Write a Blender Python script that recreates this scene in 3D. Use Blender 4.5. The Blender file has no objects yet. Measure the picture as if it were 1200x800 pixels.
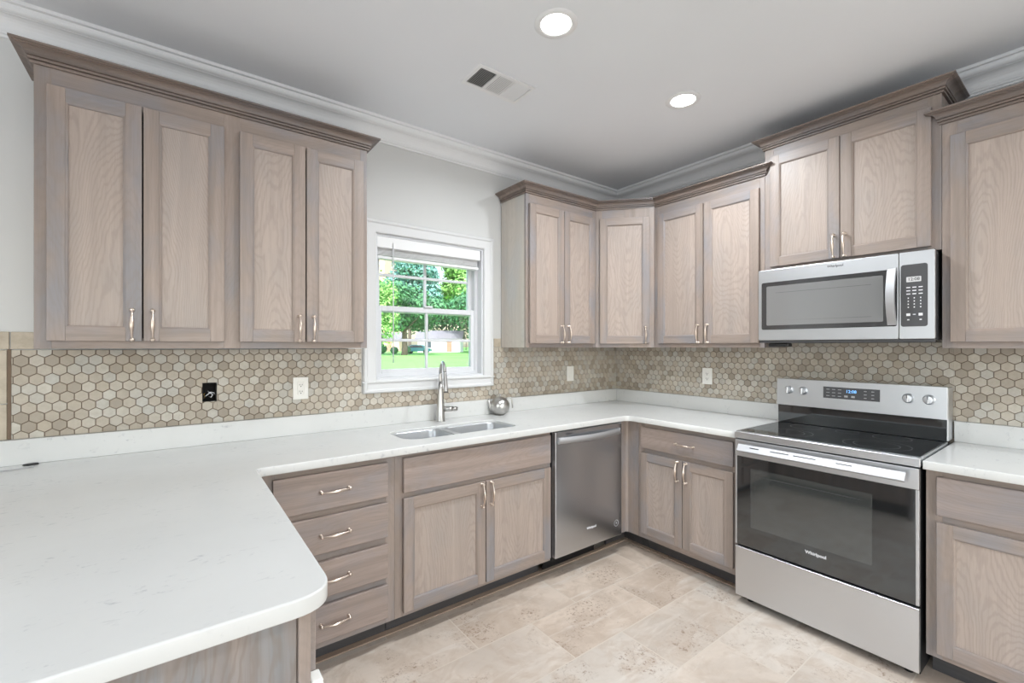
import bpy, bmesh, math, random
from mathutils import Vector, Matrix, noise
random.seed(7)
PI = math.pi
SC = bpy.context.scene
COL = SC.collection

# ------------------------------------------------------------------ camera, world, exposure
cam = bpy.data.cameras.new('camera'); camo = bpy.data.objects.new('camera', cam); COL.objects.link(camo)
camo.location = (-3.0836, -2.5966, 1.3805)
camo.rotation_euler = (PI/2, 0, -math.radians(36.874))
cam.sensor_width = 36; cam.sensor_fit = 'HORIZONTAL'; cam.lens = 526.87*36/1200
cam.shift_y = 5.5/1200; cam.clip_start = .05; cam.clip_end = 600
SC.camera = camo
SC.view_settings.view_transform = 'Standard'; SC.view_settings.look = 'None'
SC.view_settings.gamma = 1; SC.view_settings.exposure = 0.2
SC.view_settings.use_curve_mapping = False

W = bpy.data.worlds.new('sky'); SC.world = W; W.use_nodes = True
wn = W.node_tree.nodes; wl = W.node_tree.links
sky = wn.new('ShaderNodeTexSky'); sky.sky_type = 'NISHITA'; sky.sun_disc = False
sky.sun_elevation = math.radians(50); sky.sun_rotation = math.radians(200)
sky.air_density = 1.4; sky.dust_density = 2.5
wl.new(sky.outputs[0], wn['Background'].inputs[0]); wn['Background'].inputs[1].default_value = 0.55

def lamp(name, kind, loc, rot, energy, color=(1,1,1), **kw):
    l = bpy.data.lights.new(name, kind); l.energy = energy; l.color = color
    for k, v in kw.items(): setattr(l, k, v)
    o = bpy.data.objects.new(name, l); COL.objects.link(o); o.location = loc; o.rotation_euler = rot
    return o
lamp('sun', 'SUN', (0, 0, 20), (math.radians(42), 0, math.radians(-25)), 6.0, (.98, .98, 1), angle=.01)
# area lamps added as daylight in two assumed, unseen windows behind and beside the viewer
lamp('added_daylight_front', 'AREA', (-2.6, -5.93, 1.35), (PI/2, 0, 0), 46, (.83, .915, 1), shape='RECTANGLE', size=2.7, size_y=1.9)
lamp('added_daylight_left', 'AREA', (-6.43, -3.1, 1.35), (PI/2, 0, -PI/2), 44, (.82, .91, 1), shape='RECTANGLE', size=2.7, size_y=1.9)
CANS = [(-1.835, -1.232), (-.903, -1.218), (-1.835, -3.6), (-3.7, -3.6), (-4.9, -1.9), (-.9, -3.6)]  # first two are in view; the others are unseen, added for even light
CAN_W = 12.0

# ------------------------------------------------------------------ node helpers
def lin(r, g, b):
    f = lambda c: (c/255/12.92) if c/255 <= .04045 else ((c/255+.055)/1.055)**2.4
    return (f(r), f(g), f(b), 1)
class _: pass
class NT:
    def __init__(s, name):
        s.m = bpy.data.materials.new(name); s.m.use_nodes = True
        s.t = s.m.node_tree; s.b = s.t.nodes['Principled BSDF']
    def n(s, typ, ins=None, **kw):
        x = s.t.nodes.new('ShaderNode'+typ)
        for k, v in kw.items(): setattr(x, k, v)
        for k, v in (ins or {}).items(): s.set(x, k, v)
        return x
    def set(s, x, k, v):
        i = x.inputs[k]
        if isinstance(v, bpy.types.NodeSocket): s.t.links.new(v, i)
        elif isinstance(v, bpy.types.Node): s.t.links.new(v.outputs[0], i)
        else: i.default_value = v
    def P(s, **kw):
        for k, v in kw.items(): s.set(s.b, k.replace('_', ' '), v)
        return s
    def math(s, op, a, b=None, c=None, clamp=False):
        x = s.n('Math', operation=op, use_clamp=clamp); s.set(x, 0, a)
        if b is not None: s.set(x, 1, b)
        if c is not None: s.set(x, 2, c)
        return x.outputs[0]
    def mix(s, f, a, b, mode='MIX'):
        x = s.n('Mix', data_type='RGBA', blend_type=mode); s.set(x, 0, f); s.set(x, 6, a); s.set(x, 7, b)
        return x.outputs[2]
    def noise(s, vec, scale, detail=3, rough=.5, dist=0):
        return s.n('TexNoise', {'Vector': vec, 'Scale': scale, 'Detail': detail, 'Roughness': rough, 'Distortion': dist}).outputs[0]
    def ramp(s, f, stops):
        x = s.n('ValToRGB'); s.set(x, 0, f); e = x.color_ramp.elements
        while len(e) < len(stops): e.new(.5)
        for i, (p, c) in enumerate(stops): e[i].position = p; e[i].color = c
        return x.outputs[0]
    def rng(s, f, a, b, c=0., d=1.):
        return s.n('MapRange', {0: f, 1: a, 2: b, 3: c, 4: d}).outputs[0]
    def bump(s, h, strength=.2, dist=.002):
        s.set(s.b, 'Normal', s.n('Bump', {'Height': h, 'Strength': strength, 'Distance': dist}).outputs[0])
    def objvec(s, scale=(1, 1, 1), rnd=True):
        c = s.n('TexCoord').outputs['Object']
        if rnd:
            r = s.n('ObjectInfo').outputs['Random']
            mul = s.math('MULTIPLY', r, 37.0)
            add = s.n('VectorMath', operation='ADD'); s.set(add, 0, c)
            cx = s.n('CombineXYZ', {0: mul, 1: mul, 2: mul}); s.set(add, 1, cx.outputs[0]); c = add.outputs[0]
        mp = s.n('VectorMath', operation='MULTIPLY'); s.set(mp, 0, c); s.set(mp, 1, scale)
        return mp.outputs[0]

def plain(name, col, rough=.5, metal=0, **kw):
    t = NT(name); t.P(Base_Color=col, Roughness=rough, Metallic=metal, **kw)
    return t.m
def paint(name, col, rough=.6):
    t = NT(name)
    v = t.objvec((1, 1, 1), False)
    n = t.noise(v, 90, 3)
    t.P(Base_Color=t.mix(t.rng(t.noise(v, 2.2, 2), .35, .65), col, tuple(c*.985 for c in col[:3])+(1,)), Roughness=rough)
    t.bump(n, .08, .0008)
    return t.m
def wood(name, axis, c1, c2, cool, coolf, lines=.3, rough=.4):
    """stained oak; axis = grain direction 0/1/2"""
    t = NT(name)
    sc = [1, 1, 1]; sc[axis] = .24
    v = t.objvec(tuple(sc))
    field = t.math('ADD', t.noise(v, 3.4, 1, .4), t.math('MULTIPLY', t.noise(v, 24, 3, .55), .05))
    rings = t.math('SINE', t.math('MULTIPLY', field, 380.0))
    rings = t.rng(rings, .0, 1.0)
    sc2 = [1, 1, 1]; sc2[axis] = .035
    v2 = t.objvec(tuple(sc2))
    pores = t.rng(t.noise(v2, 260, 2, .6), .5, .72)
    streak = t.rng(t.noise(v2, 28, 3, .6), .3, .7)
    base = t.mix(streak, c1, c2)
    bl = t.objvec(tuple(1 if i != axis else .45 for i in range(3)))
    blot = t.rng(t.noise(bl, 5.5, 3, .6), .45, .68, 0, coolf)
    base = t.mix(blot, base, cool)
    dark = tuple(c*.62 for c in c1[:3])+(1,)
    base = t.mix(t.math('MULTIPLY', rings, lines), base, dark)
    base = t.mix(t.math('MULTIPLY', pores, .30), base, dark)
    t.P(Base_Color=base, Roughness=rough, Specular_IOR_Level=.4)
    t.bump(t.math('ADD', pores, t.math('MULTIPLY', rings, .3)), .12, .0006)
    return t.m
F1, F2, FC = lin(163, 147, 137), lin(140, 127, 118), lin(128, 132, 140)
P1, P2 = lin(177, 161, 151), lin(162, 148, 138)
M = {}
M['frame_v'] = wood('stained_oak_upright', 2, F1, F2, FC, .60, .16)
M['frame_h'] = wood('stained_oak_level', 0, F1, F2, FC, .60, .16)
M['frame_y'] = wood('stained_oak_deep', 1, F1, F2, FC, .5, .16)
M['panel'] = wood('oak_panel', 2, P1, P2, lin(150, 146, 143), .35, .36)
M['drawer'] = wood('oak_drawer', 0, lin(166, 149, 140), lin(142, 128, 120), FC, .5, .24)
M['crown'] = wood('oak_crown_shaded', 0, lin(142, 126, 116), lin(104, 93, 86), lin(104, 106, 112), .5, .3, .38)  # darker than the frame oak: the crown's shading is put into the colour
M['endpanel'] = wood('oak_end_panel', 2, lin(156, 141, 131), lin(116, 106, 101), lin(132, 138, 142), .8, .5)
M['side'] = wood('oak_side_lit', 2, lin(196, 188, 178), lin(184, 176, 166), lin(180, 184, 186), .5, .15)  # paler oak: window light on this cabinet side is put into the colour
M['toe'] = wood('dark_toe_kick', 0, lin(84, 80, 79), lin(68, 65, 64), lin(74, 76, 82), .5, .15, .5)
M['shoe'] = wood('shoe_strip', 0, lin(186, 162, 142), lin(160, 138, 120), lin(160, 148, 136), .4, .2, .6)
M['inside'] = plain('cabinet_inside', lin(70, 62, 56), .7)
M['wall'] = paint('wall_paint', lin(206, 206, 204))
M['ceil'] = paint('ceiling_paint', lin(228, 230, 233), .75)
M['white'] = plain('white_trim_paint', lin(228, 228, 228), .4)
M['casing'] = plain('casing_paint', lin(210, 210, 210), .5)
M['vinyl'] = plain('white_vinyl', lin(212, 213, 216), .35)
M['plate'] = plain('outlet_plastic', lin(236, 234, 228), .3)
M['black'] = plain('black_plastic', lin(22, 22, 24), .4)
M['blackgap'] = plain('black_cavity', lin(8, 8, 8), .8)
M['grey'] = plain('grey_print', lin(170, 170, 172), .5)
M['lightprint'] = plain('light_print', lin(225, 225, 228), .4)
M['darkprint'] = plain('dark_print', lin(60, 60, 64), .4)
M['ringprint'] = plain('dim_print', lin(112, 112, 114), .4)
M['nickel'] = plain('antique_nickel', lin(215, 200, 188), .28, 1)
M['chrome'] = plain('brushed_chrome', lin(188, 186, 183), .30, 1)
M['brass'] = plain('worn_brass', lin(180, 150, 90), .4, 1)
M['grout'] = plain('brown_grout', lin(118, 100, 84), .9)
def steel(name, col, rough, axis=0):
    t = NT(name)
    sc = [60, 60, 60]; sc[axis] = 1.0
    v = t.objvec(tuple(sc), False)
    n = t.noise(v, 6, 2)
    t.P(Base_Color=col, Metallic=1.0, Roughness=t.rng(n, .3, .7, rough-.02, rough+.03))
    return t.m
M['steel'] = steel('brushed_steel', lin(212, 214, 217), .36)
M['steel_dark'] = plain('dishwasher_steel', lin(196, 199, 203), .26, 1)
M['sink'] = plain('sink_steel', lin(186, 188, 190), .30, .7)
M['handle_steel'] = plain('handle_steel', lin(182, 182, 184), .5, .8)
t = NT('black_glass'); t.P(Base_Color=lin(30, 31, 32), Roughness=.05, IOR=2.15, Specular_Tint=(.9, .96, 1, 1)); M['glass_black'] = t.m
t = NT('oven_window'); t.P(Base_Color=lin(58, 60, 59), Roughness=.06, IOR=2.2, Specular_Tint=(.9, .96, 1, 1)); M['glass_oven'] = t.m
t = NT('microwave_window'); t.P(Base_Color=lin(120, 120, 120), Roughness=.10, IOR=2.2); M['glass_mw'] = t.m
t = NT('microwave_window_border'); t.P(Base_Color=lin(48, 48, 50), Roughness=.08, IOR=2.0); M['glass_mw2'] = t.m
M['panel_grey'] = plain('control_panel_grey', lin(78, 78, 80), .25)
t = NT('window_glass')
for x in list(t.t.nodes):
    if x.type == 'BSDF_PRINCIPLED': t.t.nodes.remove(x)
tr = t.n('BsdfTransparent', {0: (.97, .985, .98, 1)}); gl = t.n('BsdfGlossy', {'Roughness': .01}); fr = t.n('Fresnel', {'IOR': 1.45})
mx = t.n('MixShader', {0: fr.outputs[0], 1: tr.outputs[0], 2: gl.outputs[0]})
t.t.links.new(mx.outputs[0], t.t.nodes['Material Output'].inputs[0]); M['pane'] = t.m
t = NT('lamp_lens'); t.P(Base_Color=(1, 1, 1, 1), Emission_Color=(1, .97, .92, 1), Emission_Strength=14.0); M['lens'] = t.m
t = NT('blue_digits'); t.P(Base_Color=(0, 0, 0, 1), Emission_Color=(.2, .5, 1, 1), Emission_Strength=1.6); M['digits'] = t.m
t = NT('pale_digits'); t.P(Base_Color=lin(160, 160, 160), Emission_Color=(1, 1, 1, 1), Emission_Strength=.25); M['digits2'] = t.m
# quartz
t = NT('white_quartz'); v = t.objvec((1, 1, 1), False)
w1 = t.noise(v, 3.0, 4, .6)
rot = t.n('Mapping'); t.set(rot, 'Vector', v); rot.inputs['Rotation'].default_value = (0, 0, .75); rot.inputs['Scale'].default_value = (1, 2.3, 1)
fl = t.noise(rot.outputs[0], 34, 5, .62, .6)
gate = t.rng(t.noise(v, 6.5, 3, .55), .48, .62)
fleck = t.math('MULTIPLY', t.rng(fl, .58, .68), gate)
c = t.mix(t.rng(w1, .3, .7), lin(209, 209, 207), lin(204, 204, 202))
c = t.mix(t.math('MULTIPLY', fleck, .45), c, lin(146, 148, 156))
t.P(Base_Color=c, Roughness=.22, Specular_IOR_Level=.45); M['quartz'] = t.m
# hexagon tiles: every tile its own tone
t = NT('hex_stone'); v = t.objvec((1, 1, 1), False)
isl = t.n('Attribute', attribute_name='tone').outputs['Fac']
c = t.ramp(isl, [(0, lin(158, 147, 132)), (.22, lin(178, 167, 152)), (.45, lin(190, 180, 165)), (.7, lin(187, 184, 176)), (.88, lin(200, 194, 182)), (1, lin(180, 167, 149))])
nn = t.noise(v, 55, 5, .65)
c = t.mix(t.rng(nn, .35, .7, 0, .35), c, lin(150, 138, 122))
t.P(Base_Color=c, Roughness=.42); t.bump(nn, .15, .001); M['hex'] = t.m
t = NT('stone_border'); v = t.objvec((1, 1, 1), False); nn = t.noise(v, 18, 5, .65)
t.P(Base_Color=t.mix(t.rng(nn, .3, .7), lin(196, 184, 166), lin(166, 154, 136)), Roughness=.45); M['border'] = t.m
# floor
t = NT('travertine_floor'); v = t.objvec((1, 1, 1), False)
mp = t.n('Mapping'); t.set(mp, 'Vector', v); mp.inputs['Location'].default_value = (1.664, .864, 0)
br = t.n('TexBrick', {'Vector': mp.outputs[0], 'Color1': (0, 0, 0, 1), 'Color2': (1, 1, 1, 1), 'Mortar': (0, 0, 0, 1), 'Scale': 1.0, 'Mortar Size': .0028, 'Mortar Smooth': .3, 'Bias': 0.0, 'Brick Width': .62, 'Row Height': .31})
br.offset = .5; br.offset_frequency = 2; br.squash = 1
tone = br.outputs['Color']
# every tile gets its own piece of stone
sep = t.n('SeparateColor', {0: tone}).outputs[0]
off = t.n('CombineXYZ', {0: t.math('MULTIPLY', sep, 9.0), 1: t.math('MULTIPLY', sep, 5.0), 2: t.math('MULTIPLY', sep, 3.0)})
ad = t.n('VectorMath', operation='ADD'); t.set(ad, 0, v); t.set(ad, 1, off.outputs[0])
n1 = t.noise(ad.outputs[0], 2.2, 5, .6, .8); n2 = t.noise(ad.outputs[0], 26, 5, .7)
c = t.mix(t.rng(n1, .35, .65), lin(212, 195, 179), lin(178, 160, 144))
c = t.mix(t.math('MULTIPLY', sep, .6), c, lin(202, 197, 190))
n3 = t.noise(ad.outputs[0], 60, 4, .75)
c = t.mix(t.rng(t.noise(ad.outputs[0], 7, 5, .65, 1.2), .46, .62, 0, .55), c, lin(182, 163, 146))
pit = t.math('MULTIPLY', t.rng(n3, .53, .63), t.rng(t.noise(ad.outputs[0], 4.5, 3, .6), .50, .62))
c = t.mix(t.math('MULTIPLY', pit, .85), c, lin(136, 114, 96))
strk = t.n('Mapping'); t.set(strk, 'Vector', ad.outputs[0]); strk.inputs['Scale'].default_value = (1.0, 4, 1); strk.inputs['Rotation'].default_value = (0, 0, .5)
c = t.mix(t.rng(t.noise(strk.outputs[0], 3, 5, .65, 1.0), .54, .70, 0, .6), c, lin(214, 206, 197))
c = t.mix(br.outputs['Fac'], c, lin(204, 193, 180))
t.P(Base_Color=c, Roughness=t.rng(n1, .3, .7, .34, .5)); t.bump(t.math('SUBTRACT', n2, br.outputs['Fac']), .12, .0015); M['floor'] = t.m
# outdoors
t = NT('lawn'); v = t.objvec((1, 1, 1), False)
c = t.mix(t.rng(t.noise(v, .12, 4, .6), .35, .65), lin(98, 160, 70), lin(116, 174, 84))
c = t.mix(t.rng(t.noise(v, 3, 4, .7), .4, .7, 0, .3), c, lin(84, 140, 60))
t.P(Base_Color=c, Roughness=.9); M['lawn'] = t.m
def leafm(name, a, b):
    t = NT(name); i = t.n('NewGeometry').outputs['Random Per Island']
    t.P(Base_Color=t.mix(i, a, b), Roughness=.6, Specular_IOR_Level=.3); return t.m
M['leaf_dark'] = leafm('deep_green_leaves', lin(38, 82, 50), lin(92, 148, 98))
M['leaf_blue'] = leafm('blue_green_leaves', lin(60, 116, 108), lin(140, 190, 176))
M['leaf_light'] = leafm('light_green_leaves', lin(92, 150, 66), lin(160, 202, 120))
M['bark'] = plain('bark', lin(96, 84, 74), .9)
M['ext_pink'] = plain('peach_siding', lin(226, 184, 164), .8)
M['ext_white'] = plain('white_siding', lin(232, 232, 230), .8)
M['ext_brick'] = plain('red_brick', lin(178, 128, 112), .9)
M['ext_roof'] = plain('roof_shingle', lin(120, 118, 122), .9)
M['ext_win'] = plain('dark_window', lin(60, 70, 84), .2)
M['teal'] = plain('teal_paint', lin(70, 140, 150), .3)
M['rubber'] = plain('rubber', lin(30, 30, 30), .8)

# ------------------------------------------------------------------ mesh helpers
class MB:
    def __init__(s): s.bm = bmesh.new()
    def box(s, x0, x1, y0, y1, z0, z1, mi=0, bev=0, seg=1):
        x0, x1 = min(x0, x1), max(x0, x1); y0, y1 = min(y0, y1), max(y0, y1); z0, z1 = min(z0, z1), max(z0, z1)
        b = bmesh.new()
        vs = [b.verts.new((x, y, z)) for z in (z0, z1) for x, y in ((x0, y0), (x1, y0), (x1, y1), (x0, y1))]
        for f in ((3, 2, 1, 0), (4, 5, 6, 7), (0, 1, 5, 4), (1, 2, 6, 5), (2, 3, 7, 6), (3, 0, 4, 7)): b.faces.new([vs[i] for i in f])
        if bev: bmesh.ops.bevel(b, geom=b.edges[:], offset=bev, segments=seg, affect='EDGES', profile=.5)
        return s.merge(b, mi)
    def merge(s, b, mi=None, mat=None):
        mp = {}
        for v in b.verts: mp[v] = s.bm.verts.new(mat @ v.co if mat else v.co)
        for f in b.faces:
            try: g = s.bm.faces.new([mp[v] for v in f.verts])
            except ValueError: continue
            g.material_index = f.material_index if mi is None else mi; g.smooth = f.smooth
        b.free(); return s
    def face(s, pts, mi=0, smooth=False):
        f = s.bm.faces.new([s.bm.verts.new(p) for p in pts]); f.material_index = mi; f.smooth = smooth; return f
    def prism(s, pts, axis, a, b, mi=0, bev=0, seg=1):
        """closed outline pts (2D) extruded along axis from a to b"""
        k = bmesh.new()
        def P(p, h): return {0: (h, p[0], p[1]), 1: (p[0], h, p[1]), 2: (p[0], p[1], h)}[axis]
        A = [k.verts.new(P(p, a)) for p in pts]; B = [k.verts.new(P(p, b)) for p in pts]; n = len(pts)
        k.faces.new(A); k.faces.new(B[::-1])
        for i in range(n): k.faces.new([A[i], B[i], B[(i+1) % n], A[(i+1) % n]])
        bmesh.ops.recalc_face_normals(k, faces=k.faces[:])
        if bev:
            ed = [e for e in k.edges if (e.verts[0] in A) == (e.verts[1] in A)]
            bmesh.ops.bevel(k, geom=ed, offset=bev, segments=seg, affect='EDGES', profile=.5)
        return s.merge(k, mi)
    def tube(s, path, rad, n=12, mi=0, caps=True, sx=1.0):
        path = [Vector(p) for p in path]
        if not isinstance(rad, (list, tuple)): rad = [rad]*len(path)
        k = s.bm; rings = []; up = None
        for i, p in enumerate(path):
            d = (path[min(i+1, len(path)-1)] - path[max(i-1, 0)]).normalized()
            if up is None:
                up = Vector((0, 0, 1)) if abs(d.z) < .9 else Vector((1, 0, 0))
            up = (up - d*up.dot(d)).normalized(); sd = d.cross(up)
            rings.append([k.verts.new(p + (up*math.cos(a)*sx + sd*math.sin(a))*rad[i]) for a in (2*PI*j/n for j in range(n))])
        for a, b in zip(rings, rings[1:]):
            for j in range(n):
                f = k.faces.new([a[j], a[(j+1) % n], b[(j+1) % n], b[j]]); f.smooth = True; f.material_index = mi
        if caps:
            for r, rev in ((rings[0], True), (rings[-1], False)):
                f = k.faces.new(r[::-1] if rev else r); f.material_index = mi
        return s
    def lathe(s, prof, n=24, c=(0, 0, 0), axis=2, mi=0, smooth=True):
        """prof = [(r, h)...] revolved about axis through c"""
        k = s.bm; c = Vector(c); rings = []
        for r, h in prof:
            ring = []
            for j in range(n):
                a = 2*PI*j/n; x, y = r*math.cos(a), r*math.sin(a)
                v = {2: Vector((x, y, h)), 1: Vector((x, h, y)), 0: Vector((h, x, y))}[axis]
                ring.append(k.verts.new(c+v))
            rings.append(ring)
        for a, b in zip(rings, rings[1:]):
            for j in range(n):
                f = k.faces.new([a[j], a[(j+1) % n], b[(j+1) % n], b[j]]); f.smooth = smooth; f.material_index = mi
        for r in (rings[0], rings[-1]):
            f = k.faces.new(r); f.material_index = mi
        return s
    def sphere(s, c, r, mi=0, seg=16):
        k = bmesh.new(); bmesh.ops.create_uvsphere(k, u_segments=seg, v_segments=seg//2+1, radius=1)
        for f in k.faces: f.smooth = True
        rr = r if isinstance(r, (tuple, list)) else (r, r, r)
        return s.merge(k, mi, Matrix.Translation(c) @ Matrix.Diagonal((*rr, 1)))
    def sweep(s, path, prof, i0=0, i1=None, mi=0, smooth=False, cap=True):
        """moulding: prof [(offset to the right of travel, z)...] carried along the plan path with mitres"""
        path = [Vector(p) for p in path]; i1 = len(path)-1 if i1 is None else i1
        rings = []
        for i in range(i0, i1+1):
            ds = []
            if i > 0: ds.append((path[i]-path[i-1]).normalized())
            if i < len(path)-1: ds.append((path[i+1]-path[i]).normalized())
            ns = [Vector((d.y, -d.x)) for d in ds]
            m = (ns[0]+ns[-1]); m = m/(m.dot(ns[0])) if len(ns) > 1 else ns[0]
            rings.append([s.bm.verts.new((path[i].x+m.x*o, path[i].y+m.y*o, z)) for o, z in prof])
        n = len(prof)
        for a, b in zip(rings, rings[1:]):
            for j in range(n):
                f = s.bm.faces.new([a[j], b[j], b[(j+1) % n], a[(j+1) % n]]); f.material_index = mi; f.smooth = smooth
        if cap: s.bm.faces.new(rings[0][::-1]); s.bm.faces.new(rings[-1])
        return s
    def build(s, name, mats, parent=None, loc=None, rot=None, fix=True):
        if fix: bmesh.ops.recalc_face_normals(s.bm, faces=s.bm.faces[:])
        me = bpy.data.meshes.new(name); s.bm.to_mesh(me); s.bm.free()
        for m in (mats if isinstance(mats, (list, tuple)) else [mats]): me.materials.append(M[m] if isinstance(m, str) else m)
        o = bpy.data.objects.new(name, me); COL.objects.link(o)
        if parent: o.parent = parent
        if loc: o.location = loc
        if rot: o.rotation_euler = rot
        return o
class Each:
    """each box becomes a part of its own"""
    def __init__(s, name, mat, parent): s.a = (name, mat, parent)
    def box(s, *c, **k): b = MB(); b.box(*c, **k); b.build(*s.a)
def tag(o, label, cat, group=None, kind=None):
    o['label'] = label; o['category'] = cat
    if group: o['group'] = group
    if kind: o['kind'] = kind
    return o
def thing(name, label, cat, loc=(0, 0, 0), rz=0, group=None):
    o = bpy.data.objects.new(name, None); COL.objects.link(o); o.empty_display_size = .1
    o.location = loc; o.rotation_euler = (0, 0, rz)
    return tag(o, label, cat, group)
def struct(o, label=None):
    o['kind'] = 'structure'
    if label: o['label'] = label
    return o
def kids(o): return [c for c in bpy.data.objects if c.parent == o]
def dup(o, parent=None, loc=None, label=None):
    c = o.copy(); COL.objects.link(c)
    if parent: c.parent = parent
    if loc is not None: c.location = loc
    if label: c['label'] = label
    for k in kids(o): dup(k, c)
    return c
def text(name, body, size, mat, parent, loc, rot, extrude=.0004, bold=0, align='CENTER'):
    cu = bpy.data.curves.new(name, 'FONT'); cu.body = body; cu.size = size; cu.extrude = extrude; cu.offset = bold
    cu.align_x = align; cu.align_y = 'CENTER'; cu.resolution_u = 3
    tmp = bpy.data.objects.new('tmp', cu); COL.objects.link(tmp)
    me = bpy.data.meshes.new_from_object(tmp.evaluated_get(bpy.context.evaluated_depsgraph_get()))
    bpy.data.objects.remove(tmp); me.materials.clear(); me.materials.append(M[mat])
    o = bpy.data.objects.new(name, me); COL.objects.link(o); o.parent = parent; o.location = loc; o.rotation_euler = rot
    return o
def rrect(x0, x1, y0, y1, r, n=6):
    pts = []
    rs = r if isinstance(r, (list, tuple)) else [r]*4
    for (cx, cy, a0, rr) in ((x1-rs[0], y1-rs[0], 0, rs[0]), (x0+rs[1], y1-rs[1], 90, rs[1]), (x0+rs[2], y0+rs[2], 180, rs[2]), (x1-rs[3], y0+rs[3], 270, rs[3])):
        for i in range(n+1):
            a = math.radians(a0+90*i/n); pts.append((cx+rr*math.cos(a), cy+rr*math.sin(a)))
    return pts
def fillet(pts, rad, n=8):
    out = []
    for i, p in enumerate(pts):
        r = rad[i]; p = Vector(p)
        if r == 0: out.append(tuple(p)); continue
        a = (Vector(pts[i-1])-p).normalized(); b = (Vector(pts[(i+1) % len(pts)])-p).normalized()
        A, B = p+a*r, p+b*r
        for k in range(n+1):
            u = k/n; out.append(tuple(A*(1-u)**2+p*2*u*(1-u)+B*u*u))
    return out
def slab(name, outer, holes, z0, z1, bev, mat, parent):
    cu = bpy.data.curves.new(name, 'CURVE'); cu.dimensions = '2D'; cu.fill_mode = 'BOTH'
    cu.extrude = (z1-z0)/2-bev; cu.bevel_depth = bev; cu.bevel_resolution = 2; cu.offset = -bev
    for pts in [outer]+holes:
        sp = cu.splines.new('POLY'); sp.points.add(len(pts)-1); sp.use_cyclic_u = True
        for q, p in zip(sp.points, pts): q.co = (p[0], p[1], 0, 1)
    tmp = bpy.data.objects.new('tmp', cu); COL.objects.link(tmp)
    me = bpy.data.meshes.new_from_object(tmp.evaluated_get(bpy.context.evaluated_depsgraph_get())); bpy.data.objects.remove(tmp)
    me.transform(Matrix.Translation((0, 0, (z0+z1)/2))); me.materials.clear(); me.materials.append(M[mat])
    o = bpy.data.objects.new(name, me); COL.objects.link(o); o.parent = parent
    return o
def cells(rect, holes):
    """rect minus rectangular holes as a list of rects (a0,a1,b0,b1)"""
    a = sorted({rect[0], rect[1], *[h[i] for h in holes for i in (0, 1)]}); b = sorted({rect[2], rect[3], *[h[i] for h in holes for i in (2, 3)]})
    out = []
    for a0, a1 in zip(a, a[1:]):
        for b0, b1 in zip(b, b[1:]):
            m, n = (a0+a1)/2, (b0+b1)/2
            if any(h[0] < m < h[1] and h[2] < n < h[3] for h in holes): continue
            out.append((a0, a1, b0, b1))
    return out

# ------------------------------------------------------------------ room shell
ZC = 2.70; XL = -6.5; YF = -6.0
WX0, WX1, WZ0, WZ1 = -2.139, -1.385, 1.182, 2.047      # kitchen window opening
HX0, HX1, HZ0, HZ1 = -2.979, -2.921, 1.116, 1.206      # open electrical box
b = MB(); b.box(XL-.2, .2, YF-.2, .16, -.12, 0); struct(b.build('floor', 'floor'), 'beige travertine tile floor')
b = MB(); b.box(XL-.2, .2, YF-.2, .16, ZC, ZC+.15); struct(b.build('ceiling', 'ceil'), 'flat pale grey ceiling')
b = MB()
for c in cells((XL-.2, .2, 0, ZC), [(WX0, WX1, WZ0, WZ1), (HX0, HX1, HZ0, HZ1)]): b.box(c[0], c[1], 0, .14, c[2], c[3])
b.box(HX0, HX1, .06, .07, HZ0, HZ1)
bmesh.ops.remove_doubles(b.bm, verts=b.bm.verts[:], dist=1e-5)
struct(b.build('wall_back', 'wall'), 'pale grey wall with the window over the sink')
b = MB(); b.box(0, .2, YF-.2, 0, 0, ZC); struct(b.build('wall_right', 'wall'), 'pale grey wall behind the range')
b = MB()
for c in cells((YF-.2, 0, 0, ZC), [(-4.4, -1.8, .45, 2.3)]): b.box(XL-.2, XL, c[0], c[1], c[2], c[3])
struct(b.build('wall_left', 'wall'))
b = MB()
for c in cells((XL, 0, 0, ZC), [(-3.9, -1.3, .45, 2.3)]): b.box(c[0], c[1], YF-.2, YF, c[2], c[3])
struct(b.build('wall_front', 'wall'))
# ceiling crown moulding
def cove(o0, z0, o1, z1, n=6, conc=True):
    r = []
    for i in range(n+1):
        u = i/n*PI/2
        r.append((o0+(o1-o0)*(1-math.cos(u)), z0+(z1-z0)*math.sin(u)) if conc else (o0+(o1-o0)*math.sin(u), z0+(z1-z0)*(1-math.cos(u))))
    return r
cp = [(0, 2.583), (.010, 2.583), (.012, 2.592), (.018, 2.594), (.020, 2.602)]+cove(.022, 2.604, .062, 2.655, 6)+cove(.062, 2.657, .082, 2.678, 4, False)+[(.082, 2.684), (.094, 2.686), (.096, ZC-.0005), (0, ZC-.0005)]
pth = [(XL, 0), (0, 0), (0, YF)]
b = MB(); b.sweep(pth, cp, 0, 1, smooth=False); struct(b.build('trim_1', 'white'), 'white crown moulding over the window wall')
b = MB(); b.sweep(pth, cp, 1, 2, smooth=False); struct(b.build('trim_2', 'white'), 'white crown moulding over the range wall')

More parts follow.
